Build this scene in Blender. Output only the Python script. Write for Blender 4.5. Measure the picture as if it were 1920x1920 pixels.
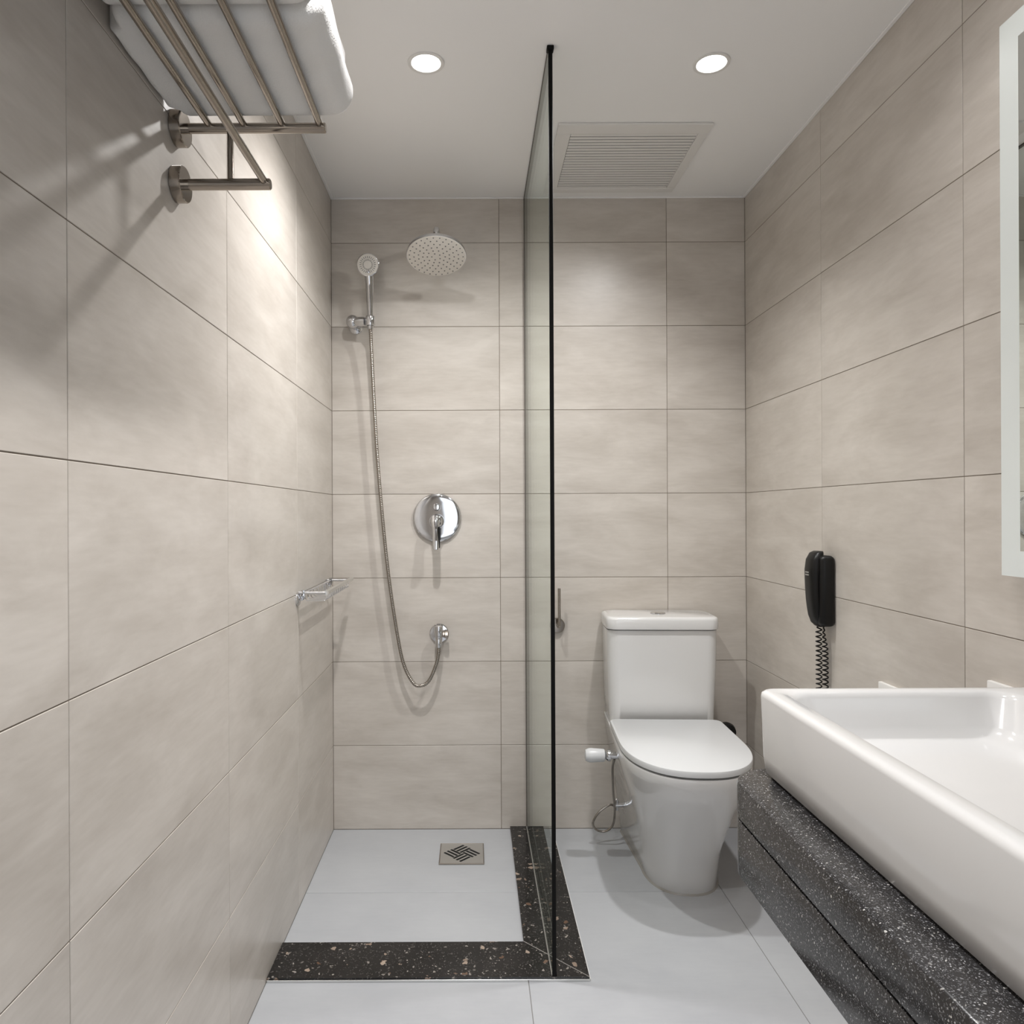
import bpy, bmesh, math, random
from mathutils import Vector, Matrix

for o in list(bpy.data.objects):
    bpy.data.objects.remove(o)
sc = bpy.context.scene
C = sc.collection
PI = math.pi
random.seed(7)

# ------------------------------------------------------------------ camera
W, H = 1.4826, 2.26          # room width and height; back wall at y=0, left wall x=0
YF = -3.10                   # wall behind the camera
cam_d = bpy.data.cameras.new('camera')
cam = bpy.data.objects.new('camera', cam_d)
C.objects.link(cam)
sc.camera = cam
cam_d.sensor_width = 36.0
cam_d.lens = 36.0 * 1384.4 / 1920
cam_d.shift_x = (960 - 887.5) / 1920
cam_d.shift_y = (962.0 - 960) / 1920
cam_d.clip_start = 0.01
cam.matrix_world = (Matrix.Translation((0.5055, -2.6455, 1.1316))
                    @ Matrix.Rotation(0.0044, 4, 'Y') @ Matrix.Rotation(PI / 2, 4, 'X'))

# ------------------------------------------------------------------ world, light levels, exposure
wd = bpy.data.worlds.new('world')
sc.world = wd
wd.use_nodes = True
wd.node_tree.nodes['Background'].inputs['Color'].default_value = (0.90, 0.95, 1.0, 1)     # light of the room beyond the open doorway
wd.node_tree.nodes['Background'].inputs['Strength'].default_value = 1.9
LAMP_W = 72.0                # power of each ceiling downlight
SPOT_BLEND = 1.0
LAMP_COL = (1.0, 0.99, 0.985)
# (position, relative power, beam lean in degrees towards the left wall and the back wall, cone angle)
DOWNLIGHTS = [((0.392, -0.797), 1.12, 0, 0, 147), ((1.109, -0.79), 0.85, 22, 14, 128),
              ((0.53, -1.95), 1.25, 15, 0, 138), ((1.109, -1.40), 0.22, 0, 0, 140)]
sc.view_settings.view_transform = 'Standard'
sc.view_settings.look = 'None'
sc.view_settings.gamma = 1.0
sc.view_settings.use_curve_mapping = False
sc.view_settings.exposure = 0.08
sc.cycles.caustics_reflective = False
sc.cycles.caustics_refractive = False


# ------------------------------------------------------------------ materials
def srgb(r, g, b):
    f = lambda c: (c / 255 / 12.92) if c / 255 <= 0.04045 else ((c / 255 + 0.055) / 1.055) ** 2.4
    return (f(r), f(g), f(b), 1)


class NT:
    def __init__(s, name):
        s.m = bpy.data.materials.new(name)
        s.m.use_nodes = True
        s.t = s.m.node_tree
        s.b = s.t.nodes['Principled BSDF']
        s.out = s.t.nodes['Material Output']

    def n(s, typ, **kw):
        x = s.t.nodes.new(typ)
        for k, v in kw.items():
            if k.startswith('i_'):
                key = k[2:]
                x.inputs[int(key) if key.isdigit() else key.replace('_', ' ')].default_value = v
            else:
                setattr(x, k, v)
        return x

    def l(s, a, b):
        s.t.links.new(a, b)

    def p(s, **kw):
        for k, v in kw.items():
            s.b.inputs[k.replace('_', ' ')].default_value = v
        return s

    def ramp(s, fac, stops, interp='LINEAR'):
        r = s.n('ShaderNodeValToRGB')
        r.color_ramp.interpolation = interp
        e = r.color_ramp.elements
        while len(e) < len(stops):
            e.new(0.5)
        for q, (pos, col) in zip(e, stops):
            q.position = pos
            q.color = col if len(col) == 4 else (*col, 1)
        s.l(fac, r.inputs[0])
        return r.outputs[0]

    def mix(s, fac, a, b, typ='MIX'):
        x = s.n('ShaderNodeMix', data_type='RGBA', blend_type=typ)
        for inp, v in ((x.inputs[0], fac), (x.inputs[6], a), (x.inputs[7], b)):
            if hasattr(v, 'is_linked'):
                s.l(v, inp)
            else:
                inp.default_value = v
        return x.outputs[2]

    def math(s, op, a, b=0.0):
        x = s.n('ShaderNodeMath', operation=op)
        for inp, v in ((x.inputs[0], a), (x.inputs[1], b)):
            if hasattr(v, 'is_linked'):
                s.l(v, inp)
            else:
                inp.default_value = v
        return x.outputs[0]

    def bump(s, h, strength, dist=0.001):
        x = s.n('ShaderNodeBump', i_Strength=strength, i_Distance=dist)
        s.l(h, x.inputs['Height'])
        s.l(x.outputs[0], s.b.inputs['Normal'])


def coords(t, scale, rnd=True):
    tc = t.n('ShaderNodeTexCoord')
    mp = t.n('ShaderNodeMapping')
    mp.inputs['Scale'].default_value = scale
    t.l(tc.outputs['Object'], mp.inputs['Vector'])
    if rnd:
        oi = t.n('ShaderNodeObjectInfo')
        mu = t.math('MULTIPLY', oi.outputs['Random'], 37.0)
        cb = t.n('ShaderNodeCombineXYZ')
        t.l(mu, cb.inputs[0]); t.l(mu, cb.inputs[1]); t.l(mu, cb.inputs[2])
        t.l(cb.outputs[0], mp.inputs['Location'])
        return mp.outputs[0], oi.outputs['Random']
    return mp.outputs[0], None


def tile_material(name, c0, c1, rough, streak=3.0, vary=0.06):
    t = NT(name)
    v, rnd = coords(t, (1.6, 1.6 * streak, 1.0))
    n1 = t.n('ShaderNodeTexNoise', i_Scale=2.2, i_Detail=6.0, i_Roughness=0.62, i_Distortion=0.4)
    t.l(v, n1.inputs['Vector'])
    v2, _ = coords(t, (6, 40, 6))
    n2 = t.n('ShaderNodeTexNoise', i_Scale=3.0, i_Detail=4.0)
    t.l(v2, n2.inputs['Vector'])
    f = t.math('ADD', t.math('MULTIPLY', n1.outputs[0], 0.8), t.math('MULTIPLY', n2.outputs[0], 0.2))
    col = t.ramp(f, [(0.33, c0), (0.67, c1)])
    k = t.math('ADD', 1.0 - vary / 2, t.math('MULTIPLY', rnd, vary))
    cb = t.n('ShaderNodeCombineColor')
    for i in range(3):
        t.l(k, cb.inputs[i])
    t.l(t.mix(1.0, col, cb.outputs[0], 'MULTIPLY'), t.b.inputs['Base Color'])
    rr = t.math('ADD', rough - 0.05, t.math('MULTIPLY', n1.outputs[0], 0.1))
    t.l(rr, t.b.inputs['Roughness'])
    t.bump(n2.outputs[0], 0.04, 0.0006)
    return t.m


def stone_material(name, base, specks, chips, rough, warp_amt):
    """dark polished stone with small pale specks and larger chips"""
    t = NT(name)
    v, _ = coords(t, (1, 1, 1), False)
    nz = t.n('ShaderNodeTexNoise', i_Scale=9.0, i_Detail=5.0)
    t.l(v, nz.inputs['Vector'])
    col = t.ramp(nz.outputs[0], [(0.35, base[0]), (0.7, base[1])])
    warp = t.n('ShaderNodeTexNoise', i_Scale=60.0, i_Detail=2.0)
    t.l(v, warp.inputs['Vector'])
    wv = t.n('ShaderNodeVectorMath', operation='MULTIPLY_ADD')
    t.l(warp.outputs['Color'], wv.inputs[0])
    wv.inputs[1].default_value = (warp_amt, warp_amt, warp_amt)
    t.l(v, wv.inputs[2])
    for scale, thr, c0, c1, keep in specks + chips:
        vo = t.n('ShaderNodeTexVoronoi', i_Scale=scale, i_Randomness=1.0)
        t.l(wv.outputs[0], vo.inputs['Vector'])
        sp = t.n('ShaderNodeSeparateColor')
        t.l(vo.outputs['Color'], sp.inputs[0])
        near = t.math('LESS_THAN', vo.outputs['Distance'], thr)
        pick = t.math('LESS_THAN', sp.outputs[0], keep)
        cc = t.ramp(sp.outputs[1], [(0.0, c0), (1.0, c1)])
        col = t.mix(t.math('MULTIPLY', near, pick), col, cc)
    t.l(col, t.b.inputs['Base Color'])
    t.p(Roughness=rough)
    return t.m


def simple(name, col, rough=0.5, metal=0.0, vary=0.06, **kw):
    t = NT(name).p(Base_Color=col, Roughness=rough, Metallic=metal, **kw)
    if not vary:
        return t.m
    nz = t.n('ShaderNodeTexNoise', i_Scale=35.0, i_Detail=3.0)
    tc = t.n('ShaderNodeTexCoord')
    t.l(tc.outputs['Object'], nz.inputs['Vector'])
    rr = t.math('ADD', max(rough - vary / 2, 0.0), t.math('MULTIPLY', nz.outputs[0], vary))
    t.l(rr, t.b.inputs['Roughness'])
    return t.m


M = {}
M['wall_tile'] = tile_material('wall_tile', srgb(186, 178, 169), srgb(209, 202, 194), 0.33)
M['floor_tile'] = tile_material('floor_tile', srgb(170, 172, 176), srgb(180, 182, 185), 0.36, 1.3, 0.02)
M['grout'] = simple('grout', srgb(128, 118, 106), 0.85)
M['grout_floor'] = simple('grout_floor', srgb(128, 126, 124), 0.85)
M['ceiling'] = simple('ceiling_paint', srgb(243, 242, 241), 0.9)
M['white_paint'] = simple('white_paint', srgb(228, 226, 223), 0.5)
M['ceramic'] = simple('ceramic', srgb(217, 216, 215), 0.12, vary=0, Coat_Weight=0.3, Coat_Roughness=0.05)
M['seat'] = simple('seat_plastic', srgb(210, 211, 212), 0.28, vary=0)
M['chrome'] = simple('chrome', srgb(214, 214, 216), 0.08, 1.0, vary=0)
M['steel'] = simple('steel', srgb(160, 152, 143), 0.15, 1.0)
M['hose'] = simple('hose_steel', srgb(160, 153, 145), 0.25, 1.0)
M['brushed'] = simple('brushed_steel', srgb(222, 222, 220), 0.24, 1.0)
M['black'] = simple('black_plastic', srgb(9, 8, 8), 0.38, Specular_IOR_Level=0.35)
M['seal'] = simple('black_seal', srgb(8, 7, 6), 0.5, Specular_IOR_Level=0.15)
M['dark'] = simple('dark_gap', srgb(14, 14, 14), 0.7)
M['nozzle_face'] = simple('nozzle_face', srgb(222, 217, 210), 0.4)
M['nozzle'] = simple('nozzle_rubber', srgb(120, 120, 120), 0.6)
M['silicone'] = simple('silicone', srgb(150, 147, 142), 0.4)
M['seal_grey'] = simple('grey_seal', srgb(92, 86, 80), 0.4)
M['frost'] = simple('frosted_glass', srgb(224, 229, 227), 0.22, vary=0)
M['mirror'] = simple('mirror_silver', srgb(226, 229, 227), 0.0, 1.0, vary=0)
M['door'] = simple('door_laminate', srgb(92, 72, 56), 0.45)
M['terrazzo'] = stone_material('terrazzo', (srgb(12, 11, 11), srgb(28, 26, 26)),
    [(210, 0.36, srgb(48, 46, 45), srgb(86, 82, 80), 0.40), (95, 0.30, srgb(80, 76, 72), srgb(160, 153, 146), 0.22)],
    [(44, 0.30, srgb(92, 68, 52), srgb(162, 146, 132), 0.16)], 0.16, 0.026)
M['granite'] = stone_material('granite', (srgb(30, 29, 30), srgb(50, 49, 50)),
    [(640, 0.40, srgb(56, 56, 58), srgb(112, 112, 114), 0.55), (420, 0.36, srgb(84, 84, 86), srgb(170, 170, 172), 0.24)],
    [(220, 0.28, srgb(110, 108, 106), srgb(190, 188, 184), 0.13)], 0.16, 0.012)


def towel_material():
    t = NT('towel_cotton').p(Base_Color=srgb(232, 230, 227), Roughness=0.95, Sheen_Weight=0.4)
    tc = t.n('ShaderNodeTexCoord')
    n1 = t.n('ShaderNodeTexNoise', i_Scale=420.0, i_Detail=3.0)
    n2 = t.n('ShaderNodeTexNoise', i_Scale=28.0, i_Detail=3.0)
    t.l(tc.outputs['Object'], n1.inputs['Vector'])
    t.l(tc.outputs['Object'], n2.inputs['Vector'])
    h = t.math('ADD', t.math('MULTIPLY', n1.outputs[0], 0.5), t.math('MULTIPLY', n2.outputs[0], 1.5))
    t.bump(h, 0.55, 0.003)
    return t.m


M['towel'] = towel_material()


def glass_material():
    t = NT('clear_glass')
    tr = t.n('ShaderNodeBsdfTransparent')
    tr.inputs['Color'].default_value = (0.972, 0.985, 0.976, 1)
    gl = t.n('ShaderNodeBsdfGlossy')
    gl.inputs['Roughness'].default_value = 0.0
    gl.inputs['Color'].default_value = (0.95, 1.0, 0.97, 1)
    lw = t.n('ShaderNodeLayerWeight', i_Blend=0.5)
    p5 = t.math('POWER', lw.outputs['Facing'], 5.0)
    r = t.math('ADD', 0.03, t.math('MULTIPLY', p5, 0.6))
    mx = t.n('ShaderNodeMixShader')
    t.l(r, mx.inputs[0])
    t.l(tr.outputs[0], mx.inputs[1])
    t.l(gl.outputs[0], mx.inputs[2])
    t.l(mx.outputs[0], t.out.inputs['Surface'])
    return t.m


M['glass'] = glass_material()


def emit_material():
    t = NT('lamp_diffuser').p(Base_Color=(0.9, 0.9, 0.9, 1), Roughness=0.5)
    t.b.inputs['Emission Color'].default_value = (1, 0.985, 0.96, 1)
    t.b.inputs['Emission Strength'].default_value = 5.0
    return t.m


M['lamp'] = emit_material()


# ------------------------------------------------------------------ mesh helpers
def root_loc(o):
    v = Vector((0, 0, 0))
    while o is not None:
        v += o.location
        o = o.parent
    return v


def obj(name, bm, mat, parent=None, smooth=True, angle=35, **props):
    """links one mesh given in world coordinates, parented to its thing"""
    me = bpy.data.meshes.new(name)
    bmesh.ops.recalc_face_normals(bm, faces=bm.faces[:])
    bm.to_mesh(me)
    bm.free()
    if smooth:
        for f in me.polygons:
            f.use_smooth = len(f.vertices) <= 8      # flat caps stay flat
        me.set_sharp_from_angle(angle=math.radians(angle))
    me.materials.append(M[mat])
    o = bpy.data.objects.new(name, me)
    C.objects.link(o)
    if parent is not None:
        me.transform(Matrix.Translation(-root_loc(parent)))
        o.parent = parent
    for k, v in props.items():
        o[k] = v
    return o


def thing(name, loc, label, cat, group=None):
    o = bpy.data.objects.new(name, None)
    o.empty_display_size = 0.05
    o.location = loc
    o['label'] = label
    o['category'] = cat
    if group:
        o['group'] = group
    C.objects.link(o)
    return o


def box(x0, x1, y0, y1, z0, z1, bev=0.0, seg=2, bm=None):
    own = bmesh.new()
    bmesh.ops.create_cube(own, size=1.0)
    for v in own.verts:
        v.co = Vector(((x0 + x1) / 2 + v.co.x * (x1 - x0), (y0 + y1) / 2 + v.co.y * (y1 - y0),
                       (z0 + z1) / 2 + v.co.z * (z1 - z0)))
    if bev > 0:
        bmesh.ops.bevel(own, geom=own.edges[:], offset=bev, segments=seg, profile=0.5, affect='EDGES')
    if bm is None:
        return own
    add(bm, own)
    return bm


def add(bm, other):
    me = bpy.data.meshes.new('tmp')
    other.to_mesh(me)
    other.free()
    bm.from_mesh(me)
    bpy.data.meshes.remove(me)
    return bm


def loft(loops, cap0=True, cap1=True, closed=True, bm=None):
    bm = bm or bmesh.new()
    rows = [[bm.verts.new(p) for p in lp] for lp in loops]
    n = len(rows[0])
    for a, b in zip(rows, rows[1:]):
        for i in range(n if closed else n - 1):
            j = (i + 1) % n
            bm.faces.new((a[i], a[j], b[j], b[i]))
    if cap0:
        bm.faces.new(rows[0][::-1])
    if cap1:
        bm.faces.new(rows[-1])
    return bm


def frame_for(t):
    t = t.normalized()
    up = Vector((0, 0, 1)) if abs(t.z) < 0.9 else Vector((0, 1, 0))
    a = t.cross(up).normalized()
    return a, t.cross(a).normalized()


def lathe(origin, axis, prof, segs=32, bm=None):
    """prof: (radius, distance along axis)"""
    o, ax = Vector(origin), Vector(axis).normalized()
    a, b = frame_for(ax)
    loops = []
    for r, h in prof:
        r = max(r, 1e-5)
        loops.append([o + ax * h + (a * math.cos(2 * PI * i / segs) + b * math.sin(2 * PI * i / segs)) * r
                      for i in range(segs)])
    return loft(loops, bm=bm)


def spline(pts, per=8):
    P = [Vector(p) for p in pts]
    P = [P[0] * 2 - P[1]] + P + [P[-1] * 2 - P[-2]]
    out = []
    for i in range(1, len(P) - 2):
        for k in range(per):
            t = k / per
            a, b, c, d = P[i - 1], P[i], P[i + 1], P[i + 2]
            out.append(0.5 * ((2 * b) + (c - a) * t + (2 * a - 5 * b + 4 * c - d) * t * t + (3 * b - a - 3 * c + d) * t ** 3))
    out.append(P[-2])
    return out


def resample(pts, step):
    out, acc = [pts[0].copy()], 0.0
    for a, b in zip(pts, pts[1:]):
        L = (b - a).length
        d = step - acc
        while d <= L:
            out.append(a.lerp(b, d / L))
            d += step
        acc = L - (d - step)
    return out


def tube(pts, r, segs=10, bm=None, rfun=None):
    P = [Vector(p) for p in pts]
    T = []
    for i in range(len(P)):
        T.append((P[min(i + 1, len(P) - 1)] - P[max(i - 1, 0)]).normalized())
    a, b = frame_for(T[0])
    loops = []
    for i, (p, t) in enumerate(zip(P, T)):
        a = (a - t * a.dot(t)).normalized()
        b = t.cross(a)
        rr = rfun(i) if rfun else r
        loops.append([p + (a * math.cos(2 * PI * k / segs) + b * math.sin(2 * PI * k / segs)) * rr for k in range(segs)])
    return loft(loops, bm=bm)


def rod(p0, p1, r, segs=16, bev=0.0015, bm=None):
    p0, p1 = Vector(p0), Vector(p1)
    L = (p1 - p0).length
    bev = min(bev, r * 0.6, L * 0.3)
    return lathe(p0, p1 - p0, [(r - bev, 0), (r, bev), (r, L - bev), (r - bev, L)], segs, bm)


def rrect(x0, x1, y0, y1, r, n=6):
    """rounded rectangle outline, counter-clockwise"""
    out = []
    for cx, cy, a0 in ((x1 - r, y1 - r, 0), (x0 + r, y1 - r, PI / 2), (x0 + r, y0 + r, PI), (x1 - r, y0 + r, 1.5 * PI)):
        for k in range(n + 1):
            a = a0 + PI / 2 * k / n
            out.append((cx + r * math.cos(a), cy + r * math.sin(a)))
    return out


def structure(name, bm, mat, **kw):
    o = obj(name, bm, mat, smooth=False)
    o['kind'] = 'structure'
    for k, v in kw.items():
        o[k] = v
    return o


# ------------------------------------------------------------------ room shell with single tiles
GAP, TH, REC = 0.0018, 0.0035, 0.0012
tile_cache = {}


def tile_mesh(w, h, mat):
    key = (round(w, 4), round(h, 4), mat)
    if key not in tile_cache:
        bm = box(-w / 2, w / 2, -h / 2, h / 2, -TH, 0, 0.0006, 1)
        me = bpy.data.meshes.new('tile')
        bm.to_mesh(me)
        bm.free()
        me.materials.append(M[mat])
        tile_cache[key] = me
    return tile_cache[key]


def lay(parent, us, vs, place, mat):
    for u0, u1 in zip(us, us[1:]):
        for v0, v1 in zip(vs, vs[1:]):
            o = bpy.data.objects.new('tile', tile_mesh(u1 - u0 - GAP, v1 - v0 - GAP, mat))
            C.objects.link(o)
            o.parent = parent
            o.matrix_local = place((u0 + u1) / 2, (v0 + v1) / 2)


rows = [0.0] + [0.3 * k for k in range(1, 8)] + [H]
T_ = Matrix.Translation
wall_back = structure('wall_back', box(-0.1, W + 0.1, REC, 0.1, -0.05, H + 0.05), 'grout')
lay(wall_back, [0, 0.6014, 1.2014, W], rows,
    lambda u, v: T_((u, 0, v)) @ Matrix.Rotation(PI / 2, 4, 'X'), 'wall_tile')
wall_left = structure('wall_left', box(-0.1, -REC, YF - 0.1, REC, -0.05, H + 0.05), 'grout')
ys = [0, -0.524] + [-0.524 - 0.6 * k for k in range(1, 5)] + [YF]
lay(wall_left, ys[::-1], rows,
    lambda u, v: T_((0, u, v)) @ Matrix.Rotation(PI / 2, 4, 'Z') @ Matrix.Rotation(PI / 2, 4, 'X'), 'wall_tile')
wall_right = structure('wall_right', box(W + REC, W + 0.1, YF - 0.1, REC, -0.05, H + 0.05), 'grout')
ys = [0, -0.576] + [-0.576 - 0.6 * k for k in range(1, 5)] + [YF]
lay(wall_right, ys[::-1], rows,
    lambda u, v: T_((W, u, v)) @ Matrix.Rotation(-PI / 2, 4, 'Z') @ Matrix.Rotation(PI / 2, 4, 'X'), 'wall_tile')
DX0, DX1, DZ = 0.31, 1.15, 2.05                      # open doorway behind the camera
bm = box(-0.1, DX0, YF - 0.1, YF, -0.05, H + 0.05)
box(DX1, W + 0.1, YF - 0.1, YF, -0.05, H + 0.05, bm=bm)
box(DX0, DX1, YF - 0.1, YF, DZ, H + 0.05, bm=bm)
structure('wall_front', bm, 'wall_tile')
door = structure('door_1', box(DX0 + 0.001, DX0 + 0.039, YF - 0.90, YF - 0.10, 0.008, DZ - 0.004, 0.003), 'door')
obj('door_handle', add(rod((DX0 + 0.039, YF - 0.84, 1.0), (DX0 + 0.089, YF - 0.84, 1.0), 0.011), rod((DX0 + 0.084, YF - 0.84, 1.0), (DX0 + 0.084, YF - 0.72, 1.0), 0.009)), 'chrome', door)

floor = structure('floor', box(-0.1, W + 0.1, YF - 1.0, 0.1, -0.1, -REC), 'grout_floor')
lay(floor, [0.0, 0.634, 1.245, W], [YF, -2.842, -2.242, -1.642, -1.042, -0.442, 0.0], lambda u, v: T_((u, v, 0)), 'floor_tile')

structure('ceiling', box(-0.1, W + 0.1, YF - 0.1, 0.1, H, H + 0.1), 'ceiling')
structure('trim_1', box(0.0, 0.010, YF, -0.010, H - 0.004, H, 0.001, 1), 'ceiling')
structure('trim_2', box(W - 0.010, W, YF, -0.010, H - 0.004, H, 0.001, 1), 'ceiling')
structure('trim_3', box(0.0, W, -0.008, 0.0, H - 0.004, H, 0.001, 1), 'ceiling')

# ------------------------------------------------------------------ downlights
lamp_labels = ['round recessed ceiling downlight above the shower area', 'round recessed ceiling downlight above the toilet area',
               'recessed ceiling downlight beside the towel rack', 'recessed ceiling downlight above the wash basin']
for ((lx, ly), k, lean, back, cone), lab in zip(DOWNLIGHTS, lamp_labels):
    t = thing('downlight', (lx, ly, H), lab, 'ceiling light', 'ceiling downlights')
    obj('trim_ring', lathe((lx, ly, H), (0, 0, -1), [(0.046, 0), (0.0455, 0.003), (0.042, 0.004), (0.037, 0.003), (0.036, 0.0005)], 48), 'white_paint', t)
    obj('diffuser', lathe((lx, ly, H), (0, 0, -1), [(0.0355, 0.0006), (0.0355, 0.0026), (0.030, 0.0034)], 40), 'lamp', t)
    ld = bpy.data.lights.new('downlight_beam', 'SPOT')
    ld.energy = LAMP_W * k
    ld.color = LAMP_COL
    ld.spot_size = math.radians(cone)
    ld.spot_blend = SPOT_BLEND
    ld.shadow_soft_size = 0.03
    lo = bpy.data.objects.new('downlight_beam', ld)
    C.objects.link(lo)
    lo.parent = t
    lo.location = (0, 0, -0.008)
    lo.rotation_euler = (math.radians(back), math.radians(lean), 0)

# ------------------------------------------------------------------ ceiling vent
t = thing('ceiling_vent', (0.98, -0.285, H), 'square white ceiling vent with horizontal slats above the toilet', 'vent')
x0, x1, y0, y1 = 0.757, 1.207, -0.510, -0.055
gx0, gx1, gy0, gy1 = 0.7995, 1.178, -0.4565, -0.088
for a in ((x0, x1, y0, gy0), (x0, x1, gy1, y1), (x0, gx0, gy0, gy1), (gx1, x1, gy0, gy1)):
    obj('frame', box(*a, H - 0.007, H, 0.0015, 1), 'white_paint', t)
obj('backing', box(gx0, gx1, gy0, gy1, H - 0.0012, H), 'dark', t)  # dark sheet on the solid ceiling, stands in for shade behind the slats
NS = 21
for i in range(NS):
    y = gy0 + (i + 0.5) * (gy1 - gy0) / NS
    bm = box(gx0 + 0.001, gx1 - 0.001, -0.0076, 0.0076, -0.0007, 0.0007)
    bmesh.ops.transform(bm, matrix=T_((0, y, H - 0.0050)) @ Matrix.Rotation(math.radians(4), 4, 'X'), verts=bm.verts[:])
    obj('slat', bm, 'white_paint', t, smooth=False)

# ------------------------------------------------------------------ shower kerb and screen
KZ = 0.010
KY0, KY1 = -0.862, -0.712
KX0, KX1 = 0.632, 0.782
t = thing('shower_kerb', (0.4, -0.79, 0), 'black terrazzo kerb framing the shower floor in an L shape', 'kerb')


def prism(poly, z0, z1, bev=0.0):
    bm = bmesh.new()
    vs = [bm.verts.new((x, y, z0)) for x, y in poly]
    f = bm.faces.new(vs)
    r = bmesh.ops.extrude_face_region(bm, geom=[f])
    for v in r['geom']:
        if isinstance(v, bmesh.types.BMVert):
            v.co.z = z1
    bmesh.ops.recalc_face_normals(bm, faces=bm.faces[:])
    if bev:
        es = [e for e in bm.edges if all(abs(v.co.z - z1) < 1e-6 for v in e.verts)]
        bmesh.ops.bevel(bm, geom=es, offset=bev, segments=2, profile=0.5, affect='EDGES')
    return bm


g = 0.0012
obj('front_slab', prism([(0.001, KY0), (KX1 - g, KY0), (KX0 - g, KY1), (0.001, KY1)], 0, KZ, 0.0012), 'terrazzo', t, smooth=False)
obj('side_slab', prism([(KX1, KY0 + g), (KX1, -0.001), (KX0, -0.001), (KX0, KY1 + g)], 0, KZ, 0.0012), 'terrazzo', t, smooth=False)
obj('mitre_strip', prism([(KX1 - g, KY0), (KX1, KY0), (KX1, KY0 + g), (KX0, KY1 + g), (KX0 - g, KY1)], 0.0, KZ + 0.0003), 'silicone', t, smooth=False)
obj('edge_trim', box(0.001, KX1, KY0 - 0.0025, KY0, 0, KZ * 0.6, 0.0005, 1), 'brushed', t, smooth=False)
obj('edge_trim', box(KX1, KX1 + 0.0025, KY0, -0.001, 0, KZ * 0.6, 0.0005, 1), 'white_paint', t, smooth=False)

GX, GT = 0.6965, 0.010
GF = -0.858
t = thing('shower_screen', (GX, -0.43, KZ), 'tall fixed clear glass shower screen with a black front edge', 'shower screen')
obj('glass_pane', box(GX - GT / 2, GX + GT / 2, GF, -0.002, KZ + 0.001, H - 0.002), 'glass', t, smooth=False)
obj('edge_seal', box(GX - GT / 2, GX + GT / 2, GF - 0.004, GF, KZ, H - 0.002, 0.001, 1), 'seal', t, smooth=False)  # black strip added to imitate the dark look of the bare glass edge
obj('ceiling_clip', box(GX - 0.0085, GX + 0.0085, GF - 0.008, GF + 0.012, H - 0.010, H, 0.002, 2), 'seal', t)
for n_, a, m_ in (('ceiling_channel', (GX - 0.0062, GX + 0.0062, GF + 0.012, -0.002, H - 0.004, H), 'seal_grey'),
                  ('wall_channel', (GX - 0.0065, GX + 0.0065, -0.010, 0.0, KZ, H - 0.004), 'seal_grey'),
                  ('floor_channel', (GX - 0.0068, GX - 0.005, GF, -0.010, KZ, KZ + 0.004), 'silicone'),
                  ('floor_channel', (GX + 0.005, GX + 0.0068, GF, -0.010, KZ, KZ + 0.004), 'seal')):
    obj(n_, box(*a, 0.0005, 1), m_, t, smooth=False)

# ------------------------------------------------------------------ floor drain
dx, dy, ds = 0.4625, -0.197, 0.0735
t = thing('floor_drain', (dx, dy, 0), 'square stainless floor drain with woven diagonal slots in shower floor', 'drain')
obj('sump', box(dx - ds + 0.004, dx + ds - 0.004, dy - ds + 0.004, dy + ds - 0.004, 0.0, 0.0012), 'dark', t, smooth=False)  # dark sheet on the uncut floor, stands in for shade below the slots
plate = obj('grate', box(dx - ds + 0.003, dx + ds - 0.003, dy - ds + 0.003, dy + ds - 0.003, 0.0014, 0.004), 'brushed', t, smooth=False)
cut = bmesh.new()
for gxy, ang in (((0, 0.0315), 45), ((0.0315, 0), -45), ((0, -0.0315), 45), ((-0.0315, 0), -45)):
    for k in (-1, 0, 1):
        half = 0.0230 if k else 0.0240
        b = box(-half, half, -0.0044, 0.0044, -0.01, 0.01)
        bmesh.ops.transform(b, matrix=T_((dx + gxy[0], dy + gxy[1], 0.003)) @ Matrix.Rotation(math.radians(ang), 4, 'Z')
                            @ T_((0, 0.0150 * k, 0)), verts=b.verts[:])
        add(cut, b)
cut_me = bpy.data.meshes.new('slot_cut')
bmesh.ops.recalc_face_normals(cut, faces=cut.faces[:])
cut.to_mesh(cut_me)
cut.free()
cut_me.transform(Matrix.Translation(-root_loc(t)))
co = bpy.data.objects.new('slot_cut', cut_me)
C.objects.link(co)
co.parent = t
md = plate.modifiers.new('slots', 'BOOLEAN')
md.object = co
md.operation = 'DIFFERENCE'
md.solver = 'EXACT'
bpy.context.view_layer.update()
new = bpy.data.meshes.new_from_object(plate.evaluated_get(bpy.context.evaluated_depsgraph_get()))
plate.modifiers.clear()
plate.data = new
new.name = 'grate'
bpy.data.objects.remove(co)
for a in ((dx - ds, dx + ds, dy - ds, dy - ds + 0.003), (dx - ds, dx + ds, dy + ds - 0.003, dy + ds),
          (dx - ds, dx - ds + 0.003, dy - ds + 0.003, dy + ds - 0.003), (dx + ds - 0.003, dx + ds, dy - ds + 0.003, dy + ds - 0.003)):
    obj('rim', box(*a, 0.0, 0.0042, 0.0005, 1), 'steel', t, smooth=False)

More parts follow.
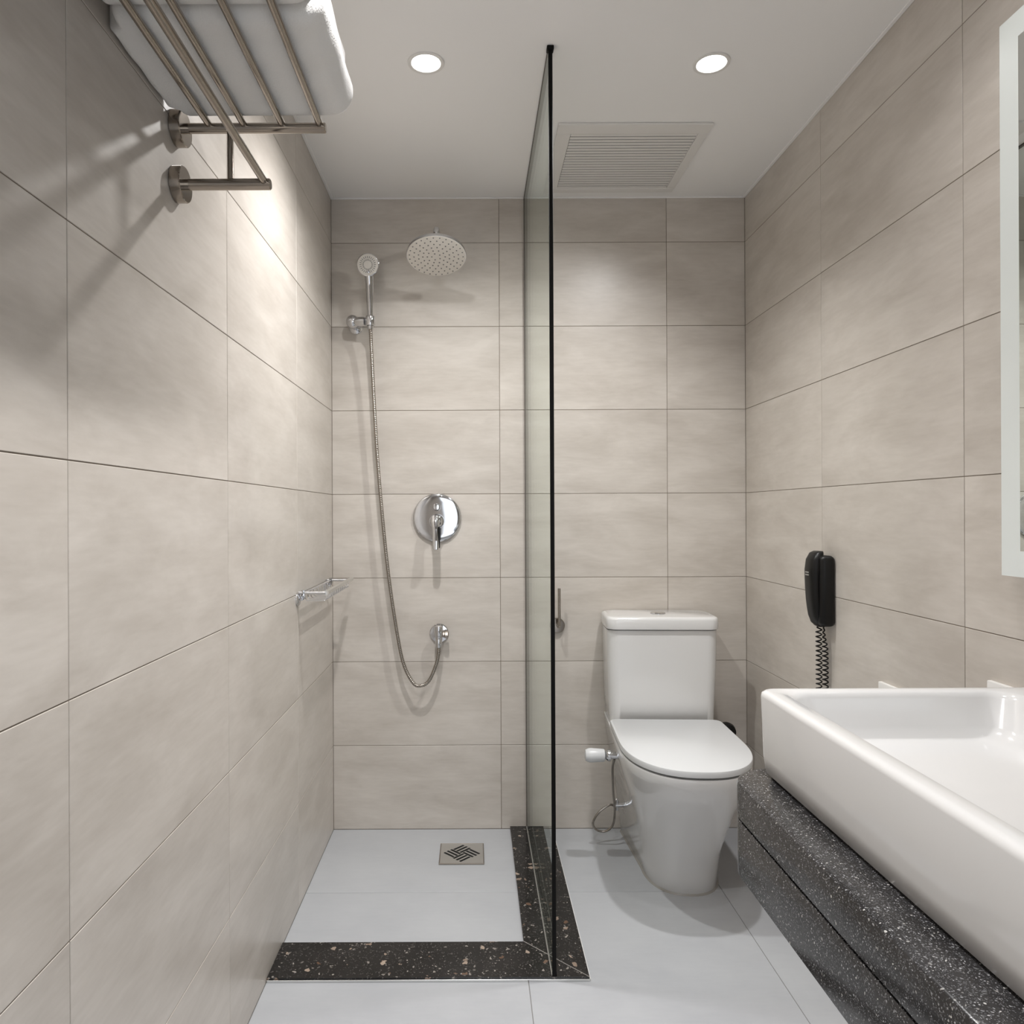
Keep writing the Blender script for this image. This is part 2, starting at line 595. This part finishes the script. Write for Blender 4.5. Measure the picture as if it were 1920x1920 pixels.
# ------------------------------------------------------------------ overhead shower
hx, hy, hz = 0.3865, -0.20, 1.982
tilt = math.radians(21)
ax = Vector((0, -math.sin(tilt), -math.cos(tilt)))       # spray direction, tipped towards the room
hc = Vector((hx, hy, hz))
t = thing('overhead_shower', (hx, 0, 2.08), 'large round white-faced rain shower head on a chrome wall arm', 'shower head')
obj('shower_plate', lathe(hc, ax, [(0.012, -0.034), (0.03, -0.030), (0.062, -0.022), (0.093, -0.014), (0.0985, -0.009), (0.0995, -0.004), (0.0985, -0.0005), (0.096, 0.0)], 64), 'chrome', t)
obj('spray_face', lathe(hc, ax, [(0.0962, -0.003), (0.0962, 0.0008), (0.0945, 0.0016)], 64), 'nozzle_face', t)
fa, fb = frame_for(ax)
bm = bmesh.new()
for ring in range(1, 7):
    rr = 0.0148 * ring
    nn = (5, 10, 15, 19, 23, 27)[ring - 1]
    for i in range(nn):
        a = 2 * PI * (i + 0.5 * (ring % 2)) / nn
        lathe(hc + (fa * math.cos(a) + fb * math.sin(a)) * rr + ax * 0.0012, ax, [(0.0025, 0), (0.0020, 0.0016)], 8, bm)
obj('nozzles', bm, 'nozzle', t, kind='stuff')
top = hc - ax * 0.034
arm = spline([(hx, 0.0, 2.078), (hx, -0.08, 2.083), (hx, -0.16, 2.083), (hx, -0.187, 2.070), (top.x, top.y + 0.004, top.z + 0.02), tuple(top - ax * 0.004)], 8)
obj('arm', tube(arm, 0.0105, 16), 'chrome', t)
obj('swivel', lathe(top - ax * 0.016, ax, [(0.012, 0), (0.017, 0.004), (0.017, 0.012), (0.013, 0.018)], 24), 'chrome', t)
obj('flange', lathe((hx, 0, 2.078), (0, -1, 0), [(0.030, 0), (0.030, 0.004), (0.026, 0.008), (0.013, 0.010)], 32), 'chrome', t)

# ------------------------------------------------------------------ hand shower, holder, hose, outlet, mixer
hold = Vector((0.1485, -0.068, 1.803))
t = thing('hand_shower_holder', (0.084, 0, 1.8066), 'small chrome wall bracket with round knob holding the hand shower', 'wall bracket')
obj('flange', lathe((0.088, 0, 1.800), (0, -1, 0), [(0.026, 0), (0.026, 0.005), (0.022, 0.009), (0.014, 0.012), (0.013, 0.03)], 28), 'chrome', t)
bm = bmesh.new()
bmesh.ops.create_uvsphere(bm, u_segments=24, v_segments=14, radius=0.0235)
bmesh.ops.transform(bm, matrix=T_((0.084, -0.048, 1.8066)), verts=bm.verts[:])
obj('knob', bm, 'chrome', t)
obj('cradle', lathe((0.095, -0.058, 1.8035), (1, -0.20, -0.01), [(0.012, 0), (0.0155, 0.006), (0.0165, 0.016), (0.0165, 0.034), (0.013, 0.036)], 24), 'chrome', t)
ring = []
for rr, h in ((0.0112, -0.016), (0.0165, -0.016), (0.0175, -0.013), (0.0175, 0.013), (0.0165, 0.016), (0.0112, 0.016), (0.0112, -0.016)):
    ring.append([(0.1488 + rr * math.cos(2 * PI * k / 28), -0.0682 + rr * math.sin(2 * PI * k / 28), 1.803 + h) for k in range(28)])
bm = loft(ring, cap0=False, cap1=False)
bmesh.ops.remove_doubles(bm, verts=bm.verts[:], dist=1e-6)
obj('clip', bm, 'chrome', t)

t = thing('hand_shower', tuple(hold), 'slim chrome hand shower with small round white face in its wall bracket', 'hand shower')
hh = Vector((0.1447, -0.096, 1.9905))
hax = Vector((0, -math.cos(math.radians(9)), -math.sin(math.radians(9))))
obj('head_shell', lathe(hh, hax, [(0.010, -0.026), (0.024, -0.022), (0.034, -0.012), (0.0385, -0.004), (0.0385, 0.0), (0.0365, 0.0012)], 40), 'chrome', t)
obj('spray_face', lathe(hh, hax, [(0.036, -0.001), (0.036, 0.0016), (0.033, 0.0026)], 40), 'nozzle_face', t)
fa, fb = frame_for(hax)
bm = bmesh.new()
for i in range(24):
    a = 2 * PI * i / 24
    d = fa * math.cos(a) + fb * math.sin(a)
    for r0, r1 in ((0.0135, 0.0185), (0.0215, 0.0285)):
        rod(hh + d * r0 + hax * 0.0026, hh + d * r1 + hax * 0.0026, 0.0010, 6, 0.0002, bm)
obj('nozzles', bm, 'nozzle', t, kind='stuff')
hp = spline([(0.1452, -0.079, 1.975), (0.1463, -0.076, 1.95), (0.1475, -0.073, 1.92), (0.148, -0.070, 1.87), (0.1488, -0.068, 1.815), (0.1490, -0.067, 1.775)], 8)
nh = len(hp)
obj('handle', tube(hp, 0.013, 20, rfun=lambda i: 0.0165 - 0.0066 * min(1, i / (nh * 0.8)) if i > 3 else 0.0175), 'chrome', t)
pts = spline([(0.149, -0.067, 1.78), (0.150, -0.055, 1.72), (0.1546, -0.045, 1.5886), (0.1667, -0.04, 1.3439), (0.1863, -0.04, 1.0992), (0.208, -0.04, 0.8921),
              (0.2354, -0.04, 0.7037), (0.2575, -0.042, 0.6001), (0.2911, -0.045, 0.5341), (0.3193, -0.046, 0.5246),
              (0.3476, -0.047, 0.5433), (0.3723, -0.048, 0.5996), (0.381, -0.046, 0.640), (0.3815, -0.045, 0.657)], 14)
pts = resample(pts, 0.0016)
obj('hose', tube(pts, 0.0064, 10, rfun=lambda i: 0.0066 if (i // 2) % 2 else 0.0056), 'hose', t, label='flexible ribbed steel hose')

ox, oz = 0.3815, 0.702
t = thing('hose_outlet', (ox, 0, oz), 'round chrome wall elbow feeding the shower hose', 'wall outlet')
obj('flange', lathe((ox, 0, oz), (0, -1, 0), [(0.034, 0), (0.034, 0.003), (0.031, 0.006), (0.018, 0.007)], 40), 'chrome', t)
obj('stub', lathe((ox, -0.005, oz + 0.004), (0, -1, 0), [(0.013, 0), (0.013, 0.040)], 24), 'chrome', t)
obj('elbow', lathe((ox, -0.045, oz + 0.034), (0, 0, -1), [(0.008, 0), (0.0135, 0.003), (0.0148, 0.008), (0.0148, 0.034), (0.0125, 0.038), (0.0125, 0.046)], 24), 'chrome', t)
obj('hose_nut', lathe((ox, -0.045, oz - 0.011), (0, 0, -1), [(0.0105, 0), (0.0118, 0.002), (0.0118, 0.022), (0.0100, 0.032)], 20), 'chrome', t)
obj('side_stop', lathe((ox + 0.008, -0.030, oz + 0.000), (1, 0, -0.05), [(0.010, 0), (0.010, 0.012), (0.0125, 0.014), (0.0125, 0.024), (0.011, 0.026)], 8), 'steel', t, smooth=False)

mx_, mz = 0.376, 1.115
t = thing('shower_mixer', (mx_, 0, mz), 'round chrome shower mixer plate with a single lever handle', 'mixer')
obj('plate', lathe((mx_, 0, mz), (0, -1, 0), [(0.0865, 0), (0.0865, 0.006), (0.0845, 0.0100), (0.080, 0.0112), (0.060, 0.0124), (0.035, 0.0131), (0.02, 0.0133)], 72), 'chrome', t, angle=60)
obj('cartridge', lathe((mx_, -0.017, mz - 0.012), (0, -1, 0), [(0.026, 0), (0.026, 0.018), (0.0235, 0.032), (0.019, 0.040), (0.010, 0.044)], 36), 'chrome', t)
obj('diverter', lathe((mx_ - 0.001, -0.016, mz + 0.038), (0, -1, 0), [(0.013, 0), (0.013, 0.012), (0.010, 0.017), (0.004, 0.018)], 24), 'chrome', t)
lv = [((-0.006, -0.052, 0.006), 0.012, 0.008), ((-0.004, -0.058, -0.012), 0.0165, 0.009), ((-0.002, -0.064, -0.040), 0.0125, 0.007),
      ((-0.002, -0.072, -0.075), 0.0115, 0.0055), ((-0.002, -0.080, -0.106), 0.011, 0.0045), ((-0.002, -0.081, -0.110), 0.008, 0.003)]
loops = []
for (a, b, c), w, th in lv:
    loops.append([(mx_ + a + w * math.cos(2 * PI * k / 16) * (abs(math.cos(2 * PI * k / 16)) ** -0.4 if abs(math.cos(2 * PI * k / 16)) > 0.05 else 1),
                   b + th * math.sin(2 * PI * k / 16), mz + c) for k in range(16)])
obj('lever', loft(loops), 'chrome', t)
obj('lever_inset', box(mx_ + 0.0095, mx_ + 0.0125, -0.078, -0.060, mz - 0.105, mz - 0.030, 0.001, 1), 'dark', t)

# ------------------------------------------------------------------ soap basket on the left wall
t = thing('soap_basket', (0, -0.33, 0.905), 'narrow chrome wire soap basket on left wall near shower corner', 'soap basket')
yn, yf_, xo, zr = -0.530, -0.125, 0.082, 0.905
for y in (yn, yf_):
    obj('flange', lathe((0, y, zr - 0.018), (1, 0, 0), [(0.020, 0), (0.020, 0.004), (0.016, 0.007), (0.008, 0.009)], 24), 'chrome', t)
    obj('post', tube(spline([(0.004, y, zr - 0.018), (0.014, y, zr - 0.016), (0.018, y, zr - 0.004), (0.018, y, zr + 0.008)], 6), 0.006, 10), 'chrome', t)
    obj('end_rail', rod((0.004, y, zr), (xo, y, zr), 0.0048), 'chrome', t)
obj('back_rail', rod((0.018, yn, zr), (0.018, yf_, zr), 0.003), 'chrome', t)
obj('front_rail', tube(spline([(xo, yn, zr), (xo, yf_ + 0.012, zr), (xo - 0.004, yf_ + 0.018, zr)], 6), 0.0075, 12), 'brushed', t)
obj('lower_rail', rod((xo - 0.004, yn, zr - 0.022), (xo - 0.004, yf_, zr - 0.022), 0.0022), 'chrome', t)
for i in range(11):
    y = yn + (i + 0.5) * (yf_ - yn) / 11
    obj('wire', tube(spline([(0.018, y, zr), (0.020, y, zr - 0.020), (0.030, y, zr - 0.024), (xo - 0.010, y, zr - 0.024), (xo - 0.002, y, zr - 0.018), (xo, y, zr)], 4), 0.0014, 6), 'chrome', t)

# ------------------------------------------------------------------ towel rack and towels
t = thing('towel_rack', (0, -1.69, 1.70), 'steel towel rack with four shelf bars and lower rail on left wall', 'towel rack')
RY0, RY1 = -1.388, -1.992
for y in (RY0, RY1):
    for z, xe, r in ((1.7885, 0.2575, 0.0085), (1.693, 0.163, 0.0095)):
        obj('flange', lathe((0, y, z), (1, 0, 0), [(0.029, 0), (0.030, 0.001), (0.030, 0.017), (0.0285, 0.0185), (0.010, 0.0188)], 40), 'steel', t)
        obj('arm', rod((0.015, y, z), (xe, y, z), r, 20), 'steel', t)
    obj('strut', rod((0.0945, y, 1.695), (0.0945, y, 1.790), 0.0055, 14), 'steel', t)
for x in (0.060, 0.119, 0.184, 0.2475):
    obj('shelf_bar', rod((x, RY0 + 0.004, 1.7925), (x, RY1 - 0.004, 1.7925), 0.0058, 14), 'steel', t)
obj('hanging_rail', rod((0.153, RY0 + 0.004, 1.696), (0.153, RY1 - 0.004, 1.696), 0.0064, 14), 'steel', t)


def towel(name, y0, y1, label, seed, h, x0=0.0195, x1=0.307, z0=1.7990):
    """thick folded towel: soft rounded bundle, a fold line round its free sides"""
    th = thing(name, ((x0 + x1) / 2, (y0 + y1) / 2, z0), label, 'towel', 'folded towels on the rack')

    def bundle(za, zb, xa, xb, ya, yb, rl, rr_):
        n, loops = 26, []
        ye = 0.024
        for k in range(n + 1):
            f = k / n
            y = ya + (yb - ya) * f
            d = min(y - ya, yb - y)
            q = 1.0 if d > ye else math.sqrt(max(0.0, 1 - (1 - d / ye) ** 2))
            ins = (1 - q) * 0.020
            wob = 0.0011 * math.sin(f * 11 + seed)
            pr = max(0.0, min(1.0, (d - 0.029) / 0.010))          # clear of the wall flanges, resting on the wall between them
            a, b, c, e = xa - 0.0165 * pr * pr * (3 - 2 * pr) + ins * 0.3, xb - ins + wob, za + ins * 0.8 + 0.0012 * (1 + math.sin(f * 23 + seed)) * q, zb - ins
            lp = []
            for cx_, cz_, r_, a0 in ((b - rr_, e - rr_, rr_, 0), (a + rl, e - rl, rl, PI / 2), (a + rl, c + rl, rl, PI), (b - rr_, c + rr_, rr_, 1.5 * PI)):
                for m in range(9):
                    an = a0 + PI / 2 * m / 8
                    lp.append((cx_ + r_ * math.cos(an), y, cz_ + r_ * math.sin(an)))
            loops.append(lp)
        return loft(loops)
    zm = z0 + h * 0.62
    obj('lower_fold', bundle(z0, zm + 0.004, x0, x1, y0, y1, 0.012, min(0.034, h * 0.3)), 'towel', th, angle=180)
    obj('upper_fold', bundle(zm - 0.004, z0 + h, x0 + 0.001, x1 - 0.012, y0 + 0.004, y1 - 0.006, 0.010, 0.018), 'towel', th, angle=180)
    return th


towel('folded_towel', -1.660, -1.391, 'white folded towel at the far end of the rack', 3, 0.115)
towel('folded_towel', -1.988, -1.664, 'white folded towel at the near end of the rack', 8, 0.125)

# ------------------------------------------------------------------ toilet
TX = 1.139
t = thing('toilet', (TX, -0.10, 0), 'white close-coupled toilet with closed lid and tall cistern', 'toilet')


def dshape(zc, wb, wf, yb, yt, ycurve, n=22, dx=0.0, pw=2.35):
    """D outline: straight flanks from the back, rounded nose at the front"""
    out = []
    for k in range(n + 1):
        a = PI * k / n
        cx_, sx_ = math.cos(a), math.sin(a)
        x = math.copysign(abs(cx_) ** (2 / pw), cx_) * wf
        y = ycurve - abs(sx_) ** (2 / pw) * (ycurve - yt)
        out.append((TX + dx + x, y, zc))
    rb = 0.02
    m = 5
    for k in range(m + 1):                       # back-left corner
        a = PI + PI / 2 * k / m
        out.append((TX + dx - wb + rb + rb * math.cos(a), yb - rb - rb * math.sin(a), zc))
    for k in range(m + 1):
        a = 1.5 * PI + PI / 2 * k / m
        out.append((TX + dx + wb - rb + rb * math.cos(a), yb - rb - rb * math.sin(a), zc))
    return out


secs = [(0.0, .132, .108, -.464, -.30), (0.006, .136, .112, -.468, -.30), (0.05, .138, .114, -.476, -.31), (0.12, .143, .122, -.505, -.32), (0.20, .150, .137, -.555, -.35),
        (0.28, .160, .156, -.612, -.38), (0.34, .168, .173, -.660, -.40), (0.390, .174, .183, -.692, -.42), (0.4175, .176, .186, -.701, -.43), (0.4225, .175, .184, -.699, -.43)]
bowl = obj('bowl', loft([dshape(z, wb, wf, -0.012, yt, yc, dx=0.018 * (1 - z / 0.4225)) for z, wb, wf, yt, yc in secs]), 'ceramic', t, angle=50)
obj('base_sealant', loft([dshape(z, .134 + e, .110 + e, -0.012, -.466 - e, -.30, dx=0.018) for z, e in ((0.0, .006), (0.003, .004), (0.006, .001))]), 'silicone', t)
obj('seat', loft([dshape(z, .160, .172, -0.212, -.674, -.43) for z in (0.4222, 0.4285)]), 'seat', t)
obj('lid', loft([dshape(z, .182 - e, .185 - e, -0.206, -.702 + e, -.44, n=32) for z, e in ((0.428, .004), (0.4295, .001), (0.441, 0), (0.4455, .0015), (0.447, .005))]), 'seat', t, angle=40)


def rloop(x0_, x1_, y0_, y1_, r, z):
    return [(x, y, z) for x, y in rrect(x0_, x1_, y0_, y1_, r)]


cw = 0.186
obj('cistern', loft([rloop(TX - cw + e, TX + cw - e, -0.196 + e, -0.014, 0.035, z) for z, e in
                     ((0.4226, .016), (0.426, .012), (0.50, .009), (0.62, .005), (0.738, .003))]), 'ceramic', t, angle=50)
obj('cistern_gap', loft([rloop(TX - cw + .008, TX + cw - .008, -0.188, -0.016, 0.03, z) for z in (0.737, 0.742)]), 'dark', t, smooth=False)
clid = obj('cistern_lid', loft([rloop(TX - cw + e, TX + cw - e, -0.202 + e, -0.010, 0.034, z) for z, e in
                                ((0.741, .004), (0.7425, .001), (0.75, 0), (0.772, 0), (0.778, .0015), (0.7815, .005), (0.783, .012))]), 'ceramic', t, angle=50)
obj('flush_button', lathe((TX + 0.0, -0.105, 0.7825), (0, 0, 1), [(0.026, 0), (0.026, 0.003), (0.024, 0.005), (0.004, 0.0055)], 32), 'chrome', clid)
ky, kz = -0.30, 0.357
obj('valve_body', lathe((TX - 0.160, ky, kz), (-1, 0, 0), [(0.011, 0), (0.011, 0.030), (0.018, 0.032), (0.018, 0.040), (0.014, 0.045), (0.010, 0.053)], 24), 'chrome', t)
obj('valve_knob', lathe((TX - 0.208, ky, kz), (-1, 0, 0), [(0.012, 0), (0.0185, 0.002), (0.0200, 0.006), (0.0225, 0.046), (0.0215, 0.053), (0.017, 0.062), (0.006, 0.065)], 28), 'seat', t)
obj('supply_valve', add(rod((TX - 0.120, -0.13, 0.133), (TX - 0.160, -0.13, 0.131), 0.008), lathe((TX - 0.146, -0.13, 0.115), (0, 0, 1), [(0.007, 0), (0.007, 0.036), (0.004, 0.04)], 12)), 'chrome', t)
lp = spline([(0.984, -0.14, 0.1326), (0.9652, -0.145, 0.138), (0.9291, -0.15, 0.1149), (0.9091, -0.15, 0.0789), (0.9198, -0.15, 0.0555), (0.9468, -0.15, 0.0499),
             (0.9703, -0.155, 0.0661), (0.9795, -0.16, 0.0967), (0.980, -0.165, 0.1381), (0.972, -0.19, 0.20), (0.962, -0.25, 0.30), (0.962, -0.295, 0.345)], 10)
lp = resample(lp, 0.002)
obj('supply_hose', tube(lp, 0.004, 8, rfun=lambda i: 0.0041 if i % 2 else 0.0036), 'hose', t, label='looped braided steel hose')
t.rotation_euler.z = math.radians(-2.6)

# ------------------------------------------------------------------ small wall fittings
t = thing('wall_fitting', (1.392, 0, 0.362), 'black rounded fitting on back wall behind the toilet lid', 'wall fitting')
obj('stem', rod((1.392, 0, 0.362), (1.392, -0.05, 0.362), 0.010), 'chrome', t)
obj('cap', lathe((1.392, -0.035, 0.362), (0, -1, 0), [(0.020, 0), (0.029, 0.004), (0.031, 0.02), (0.027, 0.036), (0.012, 0.044)], 28), 'black', t)

px_, pz_ = 0.8035, 0.729
t = thing('toilet_roll_holder', (px_, 0, pz_), 'empty upright steel rod holder with round flange beside glass screen', 'roll holder')
obj('flange', lathe((px_, 0, pz_), (0, -1, 0), [(0.026, 0), (0.027, 0.001), (0.027, 0.012), (0.025, 0.014), (0.01, 0.0142)], 36), 'steel', t)
obj('arm', tube(spline([(px_, -0.01, pz_), (px_, -0.04, pz_), (px_ + 0.001, -0.052, pz_ + 0.004), (px_ + 0.002, -0.055, pz_ + 0.02), (px_ + 0.002, -0.055, pz_ + 0.137)], 8), 0.005, 12), 'steel', t)

for nm, (yy, zz), lab in (('wall_plate', (-0.8776, 0.7250), 'small white wall plate, the one further from the mirror'), ('wall_plate', (-1.252, 0.8125), 'small white wall plate, the one nearer the mirror')):
    t = thing(nm, (W, yy - 0.043, zz - 0.043), lab, 'wall plate', 'white plates on right wall')
    obj('cover', box(W - 0.010, W, yy - 0.086, yy, zz - 0.086, zz, 0.002, 2), 'white_paint', t)
    obj('socket_face', box(W - 0.0125, W - 0.0095, yy - 0.066, yy - 0.020, zz - 0.066, zz - 0.020, 0.001, 1), 'white_paint', t)

# ------------------------------------------------------------------ telephone
py = -0.614
t = thing('telephone', (W, py, 0.915), 'black wall telephone handset in cradle with coiled cord', 'telephone')
obj('cradle', box(1.442, W, py - 0.043, py + 0.036, 0.819, 1.012, 0.013, 4), 'black', t)
hs = [(1.023, 1.454, .008, .020), (1.018, 1.449, .013, .026), (1.000, 1.4435, .0175, .029), (0.972, 1.4405, .018, .030), (0.950, 1.4385, .0155, .0295), (0.920, 1.4385, .0145, .029),
      (0.890, 1.4405, .0145, .029), (0.868, 1.444, .0155, .029), (0.846, 1.448, .0165, .028), (0.828, 1.4525, .0145, .025), (0.818, 1.456, .010, .018), (0.815, 1.457, .005, .010)]
loops = []
for z, x, a, b in hs:
    lp_ = []
    for k in range(24):
        an = 2 * PI * k / 24
        c_, s_ = math.cos(an), math.sin(an)
        lp_.append((x + math.copysign(abs(c_) ** 0.7, c_) * a, py + math.copysign(abs(s_) ** 0.7, s_) * b, z))
    loops.append(lp_)
hset = obj('handset', loft(loops), 'black', t, angle=60)
for z in (0.965, 0.958):
    obj('ear_slot', box(1.4221, 1.4240, py - 0.010, py + 0.010, z - 0.0018, z + 0.0018, 0.0005, 1), 'silicone', hset)
path = spline([(1.456, py + 0.004, 0.820), (1.4565, py + 0.004, 0.74), (1.4575, py + 0.006, 0.60), (1.461, py + 0.006, 0.46), (1.466, py + 0.002, 0.435), (1.470, py - 0.002, 0.46),
               (1.4690, py - 0.006, 0.62), (1.4680, py - 0.008, 0.74), (1.464, py - 0.010, 0.79), (1.464, py - 0.010, 0.822)], 16)
path = resample(path, 0.0011)
coil = []
a0, b0 = Vector((1, 0, 0)), Vector((0, 1, 0))
tl = len(path)
for i, p in enumerate(path):
    tt = (path[min(i + 1, tl - 1)] - path[max(i - 1, 0)]).normalized()
    a0 = (a0 - tt * a0.dot(tt)).normalized()
    b0 = tt.cross(a0)
    ph = 2 * PI * i * 0.0011 / 0.0130
    fade = min(1.0, i / 12, (tl - 1 - i) / (60 if i > tl / 2 else 12))
    coil.append(p + (a0 * math.cos(ph) + b0 * math.sin(ph)) * 0.0070 * fade)
obj('cord', tube(coil, 0.0020, 6), 'black', t)

# ------------------------------------------------------------------ mirror
t = thing('mirror', (W, -1.77, 1.0165), 'large rectangular wall mirror with frosted border above the basin', 'mirror')
my0, my1, mz0, mz1, bw = -2.25, -1.325, 1.0165, 1.9965, 0.045
XM = 1.450
obj('backing', box(XM + 0.006, W, my0 + 0.03, my1 - 0.03, mz0 + 0.03, mz1 - 0.03), 'white_paint', t, smooth=False)
obj('mirror_glass', box(XM, XM + 0.005, my0 + bw, my1 - bw, mz0 + bw, mz1 - bw), 'mirror', t, smooth=False)
for a in ((my0, my1, mz0, mz0 + bw), (my0, my1, mz1 - bw, mz1), (my0, my0 + bw, mz0 + bw, mz1 - bw), (my1 - bw, my1, mz0 + bw, mz1 - bw)):
    obj('frosted_border', box(XM, XM + 0.006, a[0], a[1], a[2], a[3]), 'frost', t, smooth=False)

# ------------------------------------------------------------------ vanity counter and basin
CX0, CY0, CY1, CZ = 0.9095, -2.72, -1.4455, 0.7165


def counter_poly(off, r=0.075):
    out = [(W, CY0 + off), (W, CY1 - off)]
    for k in range(9):
        a = PI / 2 + PI / 2 * k / 8
        out.append((CX0 + off + r + r * math.cos(a), CY1 - off - r + r * math.sin(a)))
    out.append((CX0 + off, CY0 + off))
    return out


t = thing('vanity_counter', (1.2, -2.08, 0.5755), 'speckled dark granite vanity counter under the wash basin', 'counter')
obj('top_slab', prism(counter_poly(0), 0.6635, CZ, 0.006), 'granite', t, angle=30)
obj('joint_gap', prism(counter_poly(0.008), 0.659, 0.664), 'dark', t, smooth=False)
obj('lower_apron', prism(counter_poly(0.0005), 0.5755, 0.6595, 0.0015), 'granite', t, angle=30)

bx0, bx1, by0, by1 = 0.9585, 1.412, -2.122, -1.461
t = thing('wash_basin', ((bx0 + bx1) / 2, (by0 + by1) / 2, CZ), 'white rectangular vessel wash basin on the granite counter', 'basin')


def bl(l, r, f, b, rad, z):
    return [(x, y, z) for x, y in rrect(bx0 + l, bx1 - r, by0 + f, by1 - b, rad, 8)]


RZ = 0.850
loops = [bl(.013, .013, .013, .010, .02, CZ), bl(.006, .006, .006, .005, .022, CZ + .005), bl(.003, .003, .003, .002, .022, CZ + .03), bl(0, 0, 0, 0, .022, RZ - .010),
         bl(.001, .001, .001, .001, .022, RZ - .004), bl(.006, .006, .006, .006, .019, RZ - .0005), bl(.010, .010, .010, .010, .017, RZ),
         bl(.028, .068, .026, .024, .03, RZ - .0005), bl(.034, .074, .031, .029, .034, RZ - .004), bl(.037, .077, .034, .032, .036, RZ - .010),
         bl(.050, .090, .046, .045, .04, RZ - .050), bl(.058, .098, .054, .053, .045, RZ - .062), bl(.075, .115, .070, .070, .05, RZ - .070), bl(.17, .2, .24, .24, .03, RZ - .080)]
bas = obj('bowl', loft(loops), 'ceramic', t, angle=70)
obj('waste', lathe(((bx0 + bx1) / 2 - 0.015, (by0 + by1) / 2 - 0.05, RZ - 0.0803), (0, 0, 1), [(0.030, 0), (0.030, 0.003), (0.026, 0.005), (0.005, 0.005)], 28), 'chrome', t)
